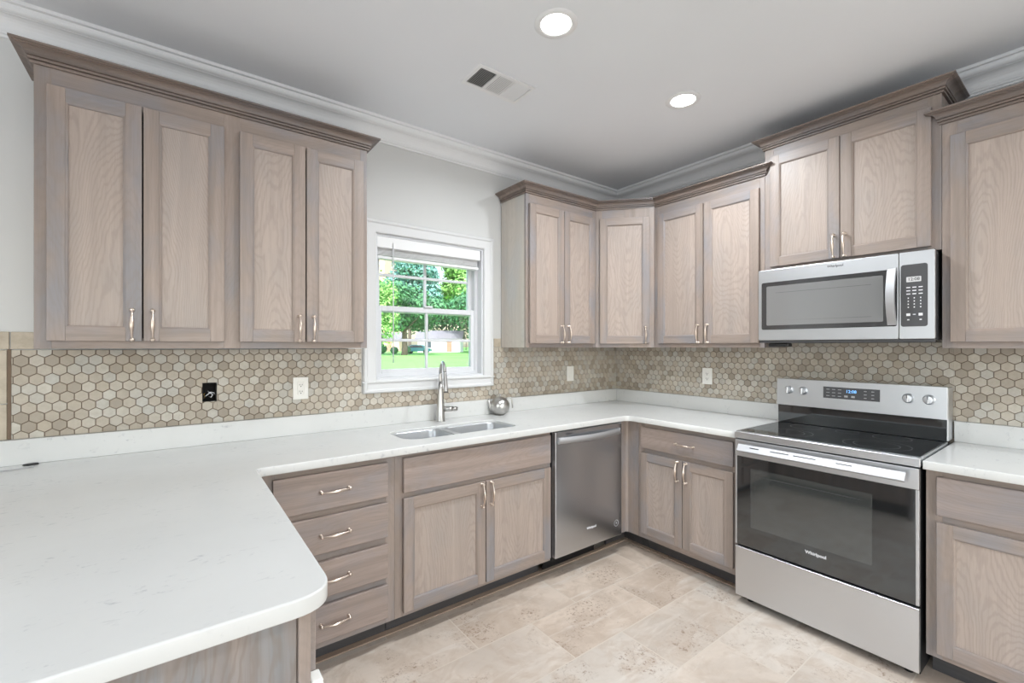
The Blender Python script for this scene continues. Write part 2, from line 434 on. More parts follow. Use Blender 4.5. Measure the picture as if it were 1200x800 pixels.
# ------------------------------------------------------------------ kitchen window
win = bpy.data.objects.new('window_1', None); COL.objects.link(win); win.location = (0, 0, 0); struct(win, 'white double-hung window over the sink')
ox0, ox1, oz0, oz1 = -2.2246, -1.3072, 1.109, 2.120
cas = [(0, 0), (.0, .010), (.010, .016), (.050, .018), (.058, .024), (.072, .024), (.0775, .018), (.0775, 0)]
b = MB()
lo = [(WX0-.004, WZ0-.004), (WX1+.0, WZ0-.004), (WX1+.0, WZ1-.002), (WX0-.004, WZ1-.002)]
def frame_loop(b, x0, x1, z0, z1, prof, mi=0):
    """picture-frame moulding around the opening, prof = (outwards from opening, projection)"""
    cs = [(x0, z0, -1, -1), (x1, z0, 1, -1), (x1, z1, 1, 1), (x0, z1, -1, 1)]
    rings = [[b.bm.verts.new((x+sx*o, -p, z+sz*o)) for o, p in prof] for x, z, sx, sz in cs]
    for i in range(4):
        a, c = rings[i], rings[(i+1) % 4]
        for j in range(len(prof)): b.bm.faces.new([a[j], c[j], c[(j+1) % len(prof)], a[(j+1) % len(prof)]]).material_index = mi
frame_loop(b, WX0, WX1, WZ0, WZ1, [(0, -.0), (0, .014), (.006, .018), (.052, .018), (.060, .025), (.071, .025), (.077, .016), (.077, 0)])
b.box(ox0-.001, ox1+.001, -.0265, 0, oz0+.058, oz0+.066, bev=.0015)
b.build('window_casing', 'casing', win)
b = MB()
for x0, x1, z0, z1 in ((WX0, WX0+.012, WZ0, WZ1), (WX1-.012, WX1, WZ0, WZ1), (WX0+.012, WX1-.012, WZ0, WZ0+.012), (WX0+.012, WX1-.012, WZ1-.012, WZ1)): b.box(x0, x1, 0, .139, z0, z1)
# vinyl frame stops
fx0, fx1, fz0, fz1 = WX0+.012, WX1-.012, WZ0+.012, WZ1-.012
for x0, x1, z0, z1 in ((fx0, fx0+.022, fz0, fz1), (fx1-.022, fx1, fz0, fz1), (fx0+.022, fx1-.022, fz0, fz0+.020), (fx0+.022, fx1-.022, fz1-.02, fz1)): b.box(x0, x1, .055, .135, z0, z1)
b.build('window_jamb', 'vinyl', win)
def sash(name, x0, x1, z0, z1, y, cx, hz):
    b = MB(); s = .034
    b.box(x0, x0+s, y, y+.03, z0, z1, bev=.003); b.box(x1-s, x1, y, y+.03, z0, z1, bev=.003)
    b.box(x0+s, x1-s, y, y+.03, z0, z0+s, bev=.003); b.box(x0+s, x1-s, y, y+.03, z1-s, z1, bev=.003)
    o = b.build(name, 'vinyl', win)
    b = MB(); b.box(cx-.009, cx+.009, y+.006, y+.024, z0+s, z1-s, bev=.003); b.box(x0+s, x1-s, y+.0065, y+.0235, hz-.009, hz+.009, bev=.003)
    b.build('muntin_grid', 'vinyl', o)
    b = MB(); b.box(x0+s-.004, x1-s+.004, y+.013, y+.017, z0+s-.004, z1-s+.004); b.build('pane', 'pane', o)
    return o
sx0, sx1 = fx0+.014, fx1-.014
sash('lower_sash', sx0, sx1, 1.206, 1.628, .062, -1.775, 1.418)
sash('upper_sash', sx0, sx1, 1.590, 2.020, .097, -1.770, 1.822)
b = MB(); b.box(-1.80, -1.74, .050, .066, 1.628, 1.640, bev=.003); b.build('sash_lock', 'vinyl', win)

# blind
bl = thing('window_blind', 'white faux-wood blind raised to the top of the window', 'blind', (-1.77, .02, 1.90))
b = MB(); b.prism([(-.012, -.013), (-.020, -.009), (-.020, .052), (-.010, .060), (.0, .060), (0, -.013)], 0, -.358, .362); o = b.build('valance', 'white', bl, (0, 0, .078))
b = MB(); b.box(-.350, .352, .003, .045, .085, .128, bev=.002); b.build('headrail', 'white', bl)
b = MB()
for i in range(7): b.box(-.350, .352, .000, .044, .026+i*.0062, .0285+i*.0062+.001, bev=.0008)
sl = b.build('slat_stack', 'white', bl)
b = MB(); b.box(-.352, .354, -.012, .042, .002, .020, bev=.004, seg=2); b.build('bottom_rail', 'white', bl)
b = MB(); b.tube([(-.262, -.024, .10), (-.262, -.026, -.30), (-.262, -.026, -.62)], [.0032, .0032, .004], 8); b.build('tilt_wand', 'vinyl', bl)

# ------------------------------------------------------------------ backsplash (one mesh of set tiles per wall)
def clip(poly, r):
    for ax, lim, sg in ((0, r[0], 1), (0, r[1], -1), (1, r[2], 1), (1, r[3], -1)):
        out = []
        for i in range(len(poly)):
            p, q = poly[i-1], poly[i]; dp, dq = sg*(p[ax]-lim), sg*(q[ax]-lim)
            if dq >= 0:
                if dp < 0: u = dp/(dp-dq); out.append((p[0]+(q[0]-p[0])*u, p[1]+(q[1]-p[1])*u))
                out.append(q)
            elif dp >= 0: u = dp/(dp-dq); out.append((p[0]+(q[0]-p[0])*u, p[1]+(q[1]-p[1])*u))
        poly = out
        if len(poly) < 3: return None
    return poly
PW = .0436; PH = .0377; CX, CZ = -3.57, 1.322
def backsplash(name, regs, holes, P, phase, label):
    b = MB()
    tl = b.bm.faces.layers.float.new('tone')
    def lay(q, tone):
        if abs(sum(q[j-1][0]*q[j][1]-q[j][0]*q[j-1][1] for j in range(len(q)))) < 6e-5: return
        m = (sum(p[0] for p in q)/len(q), sum(p[1] for p in q)/len(q))
        ins = [(p[0]+(m[0]-p[0])*.06, p[1]+(m[1]-p[1])*.06) for p in q]
        A = [b.bm.verts.new(P(p[0], .0045, p[1])) for p in q]; B = [b.bm.verts.new(P(p[0], .0082, p[1])) for p in q]; C = [b.bm.verts.new(P(p[0], .009, p[1])) for p in ins]
        b.bm.faces.new(C)[tl] = tone
        for j in range(len(q)):
            b.bm.faces.new([A[j-1], A[j], B[j], B[j-1]])[tl] = tone; b.bm.faces.new([B[j-1], B[j], C[j], C[j-1]])[tl] = tone
    for reg in regs:
        inside = [h for h in holes if h[0] >= reg[0]-1e-6 and h[1] <= reg[1]+1e-6 and h[2] >= reg[2]-1e-6 and h[3] <= reg[3]+1e-6]
        for r in cells(reg, inside):
            g_ = [P(r[0], .0045, r[2]), P(r[1], .0045, r[2]), P(r[1], .0045, r[3]), P(r[0], .0045, r[3])]; b.face(g_, 1)
        for r in (reg,):
            k0, k1 = int((r[2]-CZ)/PH)-2, int((r[3]-CZ)/PH)+2
            for k in range(k0, k1+1):
                z = CZ+k*PH; sh = phase+(PW/2 if k % 2 else 0)
                i0, i1 = int((r[0]-sh)/PW)-1, int((r[1]-sh)/PW)+2
                for i in range(i0, i1+1):
                    c = sh+i*PW; w = PW/2-.0013; h = PH*2/3-.0015
                    hx = [(c, z+h), (c-w, z+h/2), (c-w, z-h/2), (c, z-h), (c+w, z-h/2), (c+w, z+h/2)]
                    q = clip(hx, r)
                    if not q: continue
                    hit = [h for h in inside if c+w > h[0] and c-w < h[1] and z+PH*.67 > h[2] and z-PH*.67 < h[3]]
                    qs = [q]
                    if hit:
                        h_ = hit[0]; qs = [clip(q, rr) for rr in ((-9, h_[0], -9, 9), (h_[1], 9, -9, 9), (h_[0], h_[1], -9, h_[2]), (h_[0], h_[1], h_[3], 9))]
                    for q in [q for q in qs if q]: lay(q, random.Random(i*7919+k*104729+int(phase*1000)).random())
    o = b.build(name, ['hex', 'grout'], fix=True)
    return o
bs = backsplash('tile_backsplash', [(-3.596, -2.2246, 1.0145, 1.365), (-2.2246, -1.3072, 1.0145, 1.107), (-1.3072, -.0095, 1.0145, 1.372)],
    [(HX0, HX1, HZ0, HZ1)], lambda a, d, z: (a, -d, z), CX, '')
tag(bs, 'beige hexagon tile backsplash under the window and its flanking cabinets', 'backsplash')
bs2 = backsplash('tile_backsplash', [(-1.37, -.0, 1.0145, 1.412), (-2.130, -1.37, .90, 1.412), (-2.90, -2.130, 1.0145, 1.372)], [], lambda a, d, z: (-d, a, z), -.02, '')
tag(bs2, 'beige hexagon tile backsplash on the wall behind the range and microwave', 'backsplash')
b = MB()
b.box(-3.90, -3.602, -.009, 0, 1.369, 1.437, bev=.0015); b.box(-3.598, -3.487, -.009, 0, 1.369, 1.437, bev=.0015)
for z0, z1 in ((1.0145, 1.153), (1.157, 1.365)): b.box(-3.90, -3.608, -.009, 0, z0, z1, bev=.0015)
b.box(-3.6075, -3.5975, -.006, 0, 1.0145, 1.3685, mi=1)
tag(b.build('tile_border', ['border', 'grout']), 'plain stone border tiles at the left end of the hexagon backsplash', 'tile border')
b = MB(); b.box(-1.300, -1.2395, -.009, 0, 1.375, 1.434, bev=.0015)
tag(b.build('tile_border', ['border', 'grout']), 'short stone border tile between the window casing and the cabinet on its right', 'tile border')

# ------------------------------------------------------------------ handles and cabinets
def pull_mesh(vertical):
    b = MB(); L = .0575
    def Q(u, d): return (0, -d, u) if vertical else (u, -d, 0)
    pts, rad = [], []
    for i in range(25):
        u = -1+2*i/24
        d = .020+.013*(1-u*u)
        e = abs(u)
        r = .0034+.0042*max(0, 1-(e/.52)**2)+.0012*math.exp(-((e-.50)/.05)**2)+.0012*math.exp(-((e-.62)/.05)**2)
        pts.append(Q(u*L, d)); rad.append(r)
    b.tube(pts, rad, 10)
    for sg in (-1, 1):
        b.sphere(Q(sg*L, .020), .0078, seg=12)
        b.tube([Q(sg*L, 0.0), Q(sg*L, .003), Q(sg*L, .0035), Q(sg*L, .018)], [.0075, .0075, .0045, .0045], 10)
    bmesh.ops.recalc_face_normals(b.bm, faces=b.bm.faces[:])
    me = bpy.data.meshes.new('handle'); b.bm.to_mesh(me); b.bm.free(); me.materials.append(M['nickel'])
    return me
PULL = {True: pull_mesh(True), False: pull_mesh(False)}
def handle(parent, loc, vertical):
    o = bpy.data.objects.new('handle', PULL[vertical]); COL.objects.link(o); o.parent = parent; o.location = loc
    return o
TH = .019
def door(root, x0, x1, z0, z1, D, hx, hz, rail=.050):
    """five-piece door; its origin sits at its lower left front corner"""
    w, h = x1-x0, z1-z0; b = MB(); S = .0495; R = rail; e = .0015
    b.box(0, S, 0, TH, 0, h, 0, bev=e); b.box(w-S, w, 0, TH, 0, h, 0, bev=e)
    b.box(S, w-S, .0001, TH, 0, R, 1, bev=.0004); b.box(S, w-S, .0001, TH, h-R, h, 1, bev=.0004)
    # inner sticking profile
    pr = [(0, .0008), (.002, .0012), (.0065, .0045), (.0075, .0095)]
    cs = [(S, R, 1, 1), (w-S, R, -1, 1), (w-S, h-R, -1, -1), (S, h-R, 1, -1)]
    rg = [[b.bm.verts.new((x+sx*o, d, z+sz*o)) for o, d in pr] for x, z, sx, sz in cs]
    for i in range(4):
        for j in range(len(pr)-1): b.bm.faces.new([rg[i][j], rg[(i+1) % 4][j], rg[(i+1) % 4][j+1], rg[i][j+1]]).material_index = 1 if i % 2 == 0 else 0
    d = b.build('door', ['frame_v', 'frame_h'], root, (x0, -D-TH-.001, z0))
    b = MB(); b.box(S-.001, w-S+.001, .0092, .015, R-.001, h-R+.001); b.build('door_panel', 'panel', d)
    if hx is not None: handle(d, (hx-x0, 0, hz-z0), True)
    return d
def drawer(root, x0, x1, z0, z1, D, hx=None, name='drawer_front'):
    w, h = x1-x0, z1-z0; b = MB(); b.box(0, w, 0, TH, 0, h, bev=.003, seg=2)
    d = b.build(name, 'drawer', root, (x0, -D-TH-.001, z0))
    if hx is not None: handle(d, (hx-x0, 0, h/2), False)
    return d
def carcass(root, Wd, z0, z1, D, side='frame_v', top=True):
    b = MB(); g = .0007; D0 = D-TH
    b.box(g, .016, -D0, -.011, z0, z1, 0); b.box(Wd-.016, Wd-g, -D0, -.011, z0, z1, 0)
    b.box(.016, Wd-.016, -D0, -.011, z0, z0+.016, 1)
    if top: b.box(.016, Wd-.016, -D0, -.011, z1-.016, z1, 1)
    b.box(.016, Wd-.016, -.020, -.011, z0, z1, 2)
    return b.build('carcass', [side, 'frame_h', 'inside'], root)
def face_frame(root, stiles, rails, z0, z1, D, W):
    b = MB()
    for x0, x1 in stiles: b.box(x0, x1, -D, -D+TH, z0, z1, 0, bev=.0008)
    for i, (a, c) in enumerate(rails):
        for (s0, s1) in zip(stiles, stiles[1:]): b.box(s0[1], s1[0], -D+.0002, -D+TH, a, c, 1, bev=.0003)
    return b.build('face_frame', ['frame_v', 'frame_h'], root)
UZ0, UZ1, UD = 1.371, 2.388, .290
def crown_prof(z):
    p = [(0, 0), (.008, 0), (.009, .003), (.009, .0085), (.0035, .009), (.0035, .012), (.014, .0125), (.015, .019), (.010, .0195), (.010, .0225)]+cove(.017, .024, .038, .045, 6)+[(.038, .0475), (.0455, .048), (.0455, .0505), (.053, .052), (.053, .059), (0, .059)]
    return [(o+.0006 if o > 0 else -.004, z+h-(0 if h else 0)) for o, h in p]
def crown(root, path, i0, i1, z, inv):
    b = MB(); b.sweep(path, crown_prof(z), i0, i1)
    b.bm.transform(inv)
    # level boards inside the crown's foot so the cabinet top is closed
    return b.build('crown_moulding', 'crown', root)
def inv_of(loc, rz): return (Matrix.Translation(loc) @ Matrix.Rotation(rz, 4, 'Z')).inverted()
RZ = -PI/2

# left upper cabinet
ax0, ax1 = -3.4863, -2.2898; Wd = ax1-ax0; loc = (ax0, 0, 0)
A = thing('upper_cabinet', 'wide four-door taupe oak wall cabinet left of the window', 'cabinet', (ax0, 0, 0))
carcass(A, Wd, UZ0, UZ1, UD)
face_frame(A, [(0, .045), (.572, .634), (Wd-.034, Wd)], [(UZ0, UZ0+.04), (UZ1-.080, UZ1)], UZ0, UZ1, UD, Wd)
for x0, x1, hx in ((-3.452, -3.187, -3.216), (-3.182, -2.913, -3.153), (-2.856, -2.5885, -2.6165), (-2.583, -2.312, -2.555)):
    door(A, x0-ax0, x1-ax0, 1.400, 2.322, UD, hx-ax0, 1.463)
crown(A, [(ax0, -.012), (ax0, -UD), (ax1, -UD), (ax1, -.012)], 0, 3, UZ1, inv_of(loc, 0))
# right of window + diagonal + range-wall double
bx0, bx1 = -1.2386, -.572; cy0, cy1 = -.604, -1.3655
CPATH = [(bx0, -.012), (bx0, -UD), (bx1, -UD), (-UD, cy0), (-UD, cy1), (-UD+.0005, cy1)]
B = thing('upper_cabinet', 'two-door taupe oak wall cabinet just right of the window', 'cabinet', (bx0, 0, 0)); Wd = bx1-bx0
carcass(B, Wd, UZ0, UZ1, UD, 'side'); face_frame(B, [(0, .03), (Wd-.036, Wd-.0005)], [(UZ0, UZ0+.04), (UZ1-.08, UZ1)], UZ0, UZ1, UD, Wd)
door(B, .020, .3275, 1.400, 2.322, UD, .3275-.029, 1.463); door(B, .332, .6365, 1.400, 2.322, UD, .332+.029, 1.463)
crown(B, CPATH, 0, 2, UZ1, inv_of((bx0, 0, 0), 0))
dv = Vector((-UD-bx1, cy0+UD)); Ld = dv.length; ang = math.atan2(dv.y, dv.x)
G = thing('corner_cabinet', 'single-door diagonal oak wall cabinet in the upper corner', 'cabinet', (bx1, -UD, 0), ang)
b = MB(); b.prism([(bx1+.001, -UD+.012), (-UD-.012, cy0-.001+.0), (-.012, cy0+.0015), (-.012, -.012), (bx1+.0012, -.012)], 2, UZ0, UZ1)
b.bm.transform(inv_of((bx1, -UD, 0), ang)); b.build('carcass', ['frame_v'], G)
b = MB(); b.box(.0, .045, -.0005, .009, UZ0, UZ1, 0, bev=.0005); b.box(Ld-.050, Ld, -.0005, .009, UZ0, UZ1, 0, bev=.0005); b.box(.045, Ld-.05, -.0003, .009, UZ1-.08, UZ1, 1); b.box(.045, Ld-.05, -.0003, .009, UZ0, UZ0+.04, 1)
b.build('face_frame', ['frame_v', 'frame_h'], G)
door(G, .030, Ld-.038, 1.400, 2.322, 0, Ld-.038-.029, 1.463)
crown(G, CPATH, 2, 3, UZ1, inv_of((bx1, -UD, 0), ang))
Cc = thing('upper_cabinet', 'two-door taupe oak wall cabinet between the corner cabinet and the microwave', 'cabinet', (0, cy0, 0), RZ); Wd = cy0-cy1
carcass(Cc, Wd, UZ0, UZ1, UD); face_frame(Cc, [(0.0005, .036), (Wd-.030, Wd)], [(UZ0, UZ0+.04), (UZ1-.08, UZ1)], UZ0, UZ1, UD, Wd)
door(Cc, .036, .3815, 1.400, 2.322, UD, .3815-.029, 1.463); door(Cc, .388, .735, 1.400, 2.322, UD, .388+.029, 1.463)
crown(Cc, CPATH, 3, 5, UZ1, inv_of((0, cy0, 0), RZ))
my0, my1 = -1.3665, -2.1330; mz0, mz1 = 1.822, 2.534
Mc = thing('upper_cabinet', 'raised two-door taupe oak wall cabinet directly above the microwave', 'cabinet', (0, my0, 0), RZ); Wd = my0-my1
carcass(Mc, Wd, mz0, mz1, UD); face_frame(Mc, [(0, .048), (Wd-.048, Wd)], [(mz0, mz0+.035), (mz1-.075, mz1)], mz0, mz1, UD, Wd)
door(Mc, .0355, .378, 1.841, 2.480, UD, .378-.022, 1.905); door(Mc, .3815, .7335, 1.841, 2.480, UD, .3815+.022, 1.905)
crown(Mc, [(-.012, my0), (-UD, my0), (-UD, my1), (-.012, my1)], 0, 3, mz1, inv_of((0, my0, 0), RZ))
ry0, ry1 = -2.1345, -2.640
Rc = thing('upper_cabinet', 'tall oak wall cabinet at the far right edge, right of the microwave', 'cabinet', (0, ry0, 0), RZ); Wd = ry0-ry1
carcass(Rc, Wd, UZ0, UZ1, UD); face_frame(Rc, [(0, .05), (Wd-.04, Wd)], [(UZ0, UZ0+.04), (UZ1-.08, UZ1)], UZ0, UZ1, UD, Wd)
door(Rc, .0295, .475, 1.400, 2.322, UD, .445, 1.463)
crown(Rc, [(-UD+.0005, ry0), (-UD, ry0), (-UD, ry1), (-.012, ry1)], 0, 3, UZ1, inv_of((0, ry0, 0), RZ))

# base cabinets
BD = .600; BZ0, BZ1 = .112, .8785; TY = .49
def base(label, loc, rz, Wd, stiles, rails, name='base_cabinet', toe=True):
    r = thing(name, label, 'cabinet', loc, rz)
    carcass(r, Wd, BZ0, BZ1, BD, top=False); face_frame(r, stiles, rails, BZ0, BZ1, BD, Wd)
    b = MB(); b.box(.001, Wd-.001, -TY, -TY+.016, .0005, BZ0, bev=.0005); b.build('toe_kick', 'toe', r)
    return r
d0, d1 = -2.815, -2.2685
r = base('four-drawer oak base cabinet between the peninsula and the sink cabinet', (d0, 0, 0), 0, d1-d0, [(0, .055), (d1-d0-.045, d1-d0)], [(BZ0, BZ0+.04), (.288, .334), (.472, .520), (.660, .704), (.84, BZ1)])
for z0, z1 in ((.695, .851), (.512, .668), (.327, .479), (.143, .295)): drawer(r, -2.775-d0, -2.305-d0, z0, z1, BD, -2.54-d0)
s0, s1 = -2.268, -1.3035
r = base('oak sink base cabinet with two doors under the window', (s0, 0, 0), 0, s1-s0, [(0, .045), (s1-s0-.02, s1-s0)], [(BZ0, BZ0+.035), (.65, .71), (.845, BZ1)], 'sink_cabinet')
drawer(r, -2.230-s0, -1.3145-s0, .695, .858, BD, None, 'false_drawer_front')
door(r, -2.230-s0, -1.7735-s0, .135, .669, BD, -1.7735-.027-s0, .602, .052); door(r, -1.769-s0, -1.3145-s0, .135, .669, BD, -1.769+.027-s0, .602, .052)
# corner base with L-shaped filler
r = thing('corner_base_cabinet', 'blind corner base cabinet with plain filler stiles beside the dishwasher', 'cabinet', (-.6, -.6, 0), 0)
b = MB(); b.box(-.086, .02, 0, TH, BZ0, BZ1, bev=.001); b.box(0, TH, -.098, .0, BZ0, BZ1, bev=.001); b.prism([(-.012, 0), (0, -.012), (0.001, .001)], 2, BZ0, BZ1)
b.build('face_frame', 'frame_v', r)
b = MB(); b.prism([(-.084, .0205), (.0205, .0205), (.0205, -.096), (.587, -.096), (.587, .587), (-.084, .587)], 2, BZ0, BZ1); b.build('carcass', 'inside', r)
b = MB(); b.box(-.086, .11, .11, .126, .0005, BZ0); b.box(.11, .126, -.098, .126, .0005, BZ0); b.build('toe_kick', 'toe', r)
c0, c1 = -.699, -1.3665
r = base('oak base cabinet with one drawer and two doors left of the range', (0, c0, 0), RZ, c0-c1, [(0, .05), (c0-c1-.04, c0-c1)], [(BZ0, BZ0+.04), (.67, .724), (.84, BZ1)])
drawer(r, c0+.727, c0+1.343, .712, .851, BD, c0+1.05)
door(r, c0+.727, c0+1.030, .150, .682, BD, c0+1.030-.026, .615); door(r, c0+1.0345, c0+1.343, .150, .682, BD, c0+1.0345+.026, .615)
e0, e1 = -2.137, -2.640
r = base('oak base cabinet right of the range at the edge of the photo', (0, e0, 0), RZ, e0-e1, [(0, .05), (e0-e1-.04, e0-e1)], [(BZ0, BZ0+.04), (.65, .71), (.84, BZ1)])
drawer(r, e0+2.1713, e0+2.61, .697, .853, BD, None)
door(r, e0+2.1713, e0+2.61, .137, .669, BD, e0+2.58, .602)
# peninsula base
r = thing('peninsula_cabinet', 'oak peninsula cabinet carrying the long countertop in the left foreground', 'cabinet', (-2.88, -1.66, 0), 0)
b = MB(); b.box(-.72, -.022, .0305, 1.64, BZ0, BZ1, 0); b.build('carcass', 'frame_v', r)
b = MB(); b.box(-.72, -.014, .012, .030, .0005, BZ1, 0, bev=.001); b.build('end_panel', 'endpanel', r)
b = MB(); b.box(-.013, .009, 0, .030, .0005, BZ1, 0, bev=.0015); b.box(-.021, .009, .0305, 1.02, BZ0, BZ1, 0, bev=.0005); b.build('face_frame', 'frame_v', r)
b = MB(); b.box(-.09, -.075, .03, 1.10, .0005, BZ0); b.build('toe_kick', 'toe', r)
for k, (ya, yb) in enumerate(((.034, .53), (.535, 1.00))):
    b = MB(); b.box(.010, .026, ya, yb, .14, .669, bev=.0015); b.build('door', 'frame_v', r)
    b = MB(); b.box(.010, .026, ya, yb, .695, .853, bev=.0015); b.build('drawer_front', 'frame_y', r)
b = MB(); b.box(.0005, .022, .036, .0735, 0, .045, bev=.003, seg=2); b.box(.022, .024, .045, .065, .012, .033)
o = b.build('plastic_plate', 'plate', None, (-2.8705, -1.700, .680)); 
tag(o, 'small white plastic box on the kitchen side of the peninsula cabinet', 'outlet box')

# shoe strips on the floor in front of the toe kicks
b = MB(); b.box(-2.85, -.455, -.526, -TY-.0008, .0003, .007, bev=.002); struct(b.build('baseboard_back', 'shoe'), 'thin brown shoe strip under the sink run')
b = MB(); b.box(-.526, -TY-.0008, -1.366, -.5265, .0003, .007, bev=.002); b.bm.transform(Matrix.Identity(4)); struct(b.build('baseboard_right', 'shoe'), 'thin brown shoe strip left of the range')

# ------------------------------------------------------------------ countertops
CZ0, CZ1 = .8793, .9143; DC = .645
sinkhole = rrect(-2.165, -1.462, -.508, -.228, [.055, .075, .085, .055], 8)
outer = fillet([(-3.86, -.0095), (-3.86, -1.70), (-2.835, -1.70), (-2.835, -DC), (-DC, -DC), (-DC, -1.3672), (-.0095, -1.3672), (-.0095, -.0095)], [0, .02, .075, .028, .05, 0, 0, 0])
ct = thing('countertop', 'white speckled quartz countertop running from the peninsula round the corner to the range', 'countertop', (-1.5, -.3, CZ0))
o = slab('worktop', outer, [sinkhole], CZ0, CZ1, .004, 'quartz', None); o.parent = ct; o.location = (1.5, .3, -CZ0)
b = MB(); b.box(-3.86, -.0095, -.030, -.0095, CZ1+.0002, 1.0140, bev=.0015); o = b.build('upstand', 'quartz', ct, (1.5, .3, -CZ0))
b = MB(); b.box(-.030, -.0095, -1.3672, -.0305, CZ1+.0002, 1.0140, bev=.0015); o = b.build('upstand', 'quartz', ct, (1.5, .3, -CZ0))
c2 = thing('countertop', 'short white quartz countertop right of the range', 'countertop', (-.3, -2.4, CZ0))
o = slab('worktop', fillet([(-DC, -2.1345), (-.0095, -2.1345), (-.0095, -2.66), (-DC, -2.66)], [.004, 0, 0, .01]), [], CZ0, CZ1, .004, 'quartz', c2); o.location = (.3, 2.4, -CZ0)
b = MB(); b.box(-.030, -.0095, -2.66, -2.1345, CZ1+.0002, 1.0140, bev=.0015); b.build('upstand', 'quartz', c2, (.3, 2.4, -CZ0))

# sink
sk = thing('kitchen_sink', 'stainless double-bowl sink set into the countertop below the window', 'sink', (-1.8, -.37, .68))
def bowl(x0, x1, y0, y1, r, zt, zb, name):
    b = MB(); prev = None
    spec = [(-.006, zt-.001, 0), (-.004, zt, 0), (0, zt-.002, 0), (.004, zt-.010, 0), (.008, zb+.05, 0), (.014, zb+.018, .01), (.035, zb+.003, .02), (.07, zb, .02)]
    for ins, z, dr in spec:
        rr = [max(.01, q-ins*.3+dr) for q in r]
        ring = [b.bm.verts.new((x+1.8, y+.37, z-.68)) for x, y in rrect(x0+ins, x1-ins, y0+ins, y1-ins, rr, 8)]
        if prev:
            for j in range(len(ring)): f = b.bm.faces.new([prev[j-1], prev[j], ring[j], ring[j-1]]); f.smooth = True
        prev = ring
    b.bm.faces.new(prev)
    o = b.build(name, 'sink', sk, fix=False)
    for p in o.data.polygons: pass
    cx, cy = (x0+x1)/2+1.8, (y0+y1)/2+.37
    b = MB(); b.lathe([(.043, .0012), (.043, .003), (.036, .0035), (.033, .001), (.012, .0008)], 24, (cx, cy, zb-.68)); b.build('drain', 'chrome', o)
bowl(-2.163, -1.862, -.506, -.230, [.05, .07, .08, .05], .902, .700, 'left_bowl')
bowl(-1.830, -1.464, -.506, -.230, [.05, .05, .05, .05], .902, .690, 'right_bowl')
b = MB(); b.box(-.064, -.028, -.134, .138, .217, .2225, bev=.001); b.build('divider', 'sink', sk)

# faucet
fa = thing('faucet', 'brushed steel pull-down faucet with a tall gooseneck behind the sink', 'faucet', (-1.757, -.085, CZ1))
b = MB(); b.lathe([(.029, .0005), (.030, .003), (.0285, .006), (.0225, .10), (.0165, .19), (.0128, .24)], 28); b.build('base', 'chrome', fa)
dx, dy = -.30, -.954
pts, rad = [], []
R = .070; top = .297
for i in range(6): pts.append((0, 0, .24+i*.013)); rad.append(.0118-.0002*i)
for i in range(17):
    a = PI*i/16*.93; pts.append((dx*R*(1-math.cos(a)), dy*R*(1-math.cos(a)), top+R*math.sin(a))); rad.append(.0100)
e = Vector(pts[-1]); b = MB(); b.tube(pts, rad, 16); b.build('gooseneck', 'chrome', fa)
dr = (Vector(pts[-1])-Vector(pts[-2])).normalized()
b = MB(); b.tube([e+dr*.001, e+dr*.012, e+dr*.04, e+dr*.085, e+dr*.118, e+dr*.12], [.0100, .0108, .0110, .0118, .0130, .0122], 18); sh = b.build('spray_head', 'chrome', fa)
b = MB(); b.tube([e+dr*.1205, e+dr*.1225], [.0150, .0145], 16); b.build('nozzle', 'black', sh)
lx, ly = .86, -.50
b = MB(); b.tube([(lx*.018, ly*.018, .075), (lx*.052, ly*.052, .075), (lx*.056, ly*.056, .075), (lx*.060, ly*.060, .075), (lx*.072, ly*.072, .075)], [.016, .016, .016, .016, .0155], 18)
b.tube([(lx*.072, ly*.072, .075), (lx*.100, ly*.100, .075), (lx*.101, ly*.101, .075), (lx*.108, ly*.108, .075)], [.0145, .0145, .011, .011], 16); b.build('lever', 'chrome', fa)

# round kettle beside the faucet
kt = thing('round_kettle', 'small round stainless kettle on the countertop right of the sink', 'kettle', (-1.312, -.100, CZ1))
b = MB(); pr = []
for i in range(19):
    a = math.radians(-62+ (142+0)*i/18); pr.append((.0665*math.cos(a), .060+.064*math.sin(a)))
b.lathe([(.028, .0008)]+pr, 32); b.build('body', 'chrome', kt)
b = MB(); b.lathe([(.014, .1215), (.012, .1235), (.004, .125), (.0035, .130), (.007, .134), (.007, .139), (.003, .142)], 20); b.build('lid_knob', 'chrome', kt)
vx, vy = .8, -.6
b = MB(); b.tube([(-vx*.048, -vy*.048, .030), (-vx*.063, -vy*.063, .050), (-vx*.073, -vy*.073, .080), (-vx*.078, -vy*.078, .108)], [.017, .0125, .0095, .0075], 14); b.build('spout', 'chrome', kt)
b = MB()
hp = [(vx*.040, vy*.040, .110), (vx*.056, vy*.056, .117), (vx*.072, vy*.072, .115), (vx*.080, vy*.080, .102), (vx*.084, vy*.084, .078), (vx*.084, vy*.084, .045)]
b.tube(hp, [.004, .0042, .0045, .0055, .006, .005], 10, sx=1.0); b.build('handle', 'chrome', kt)

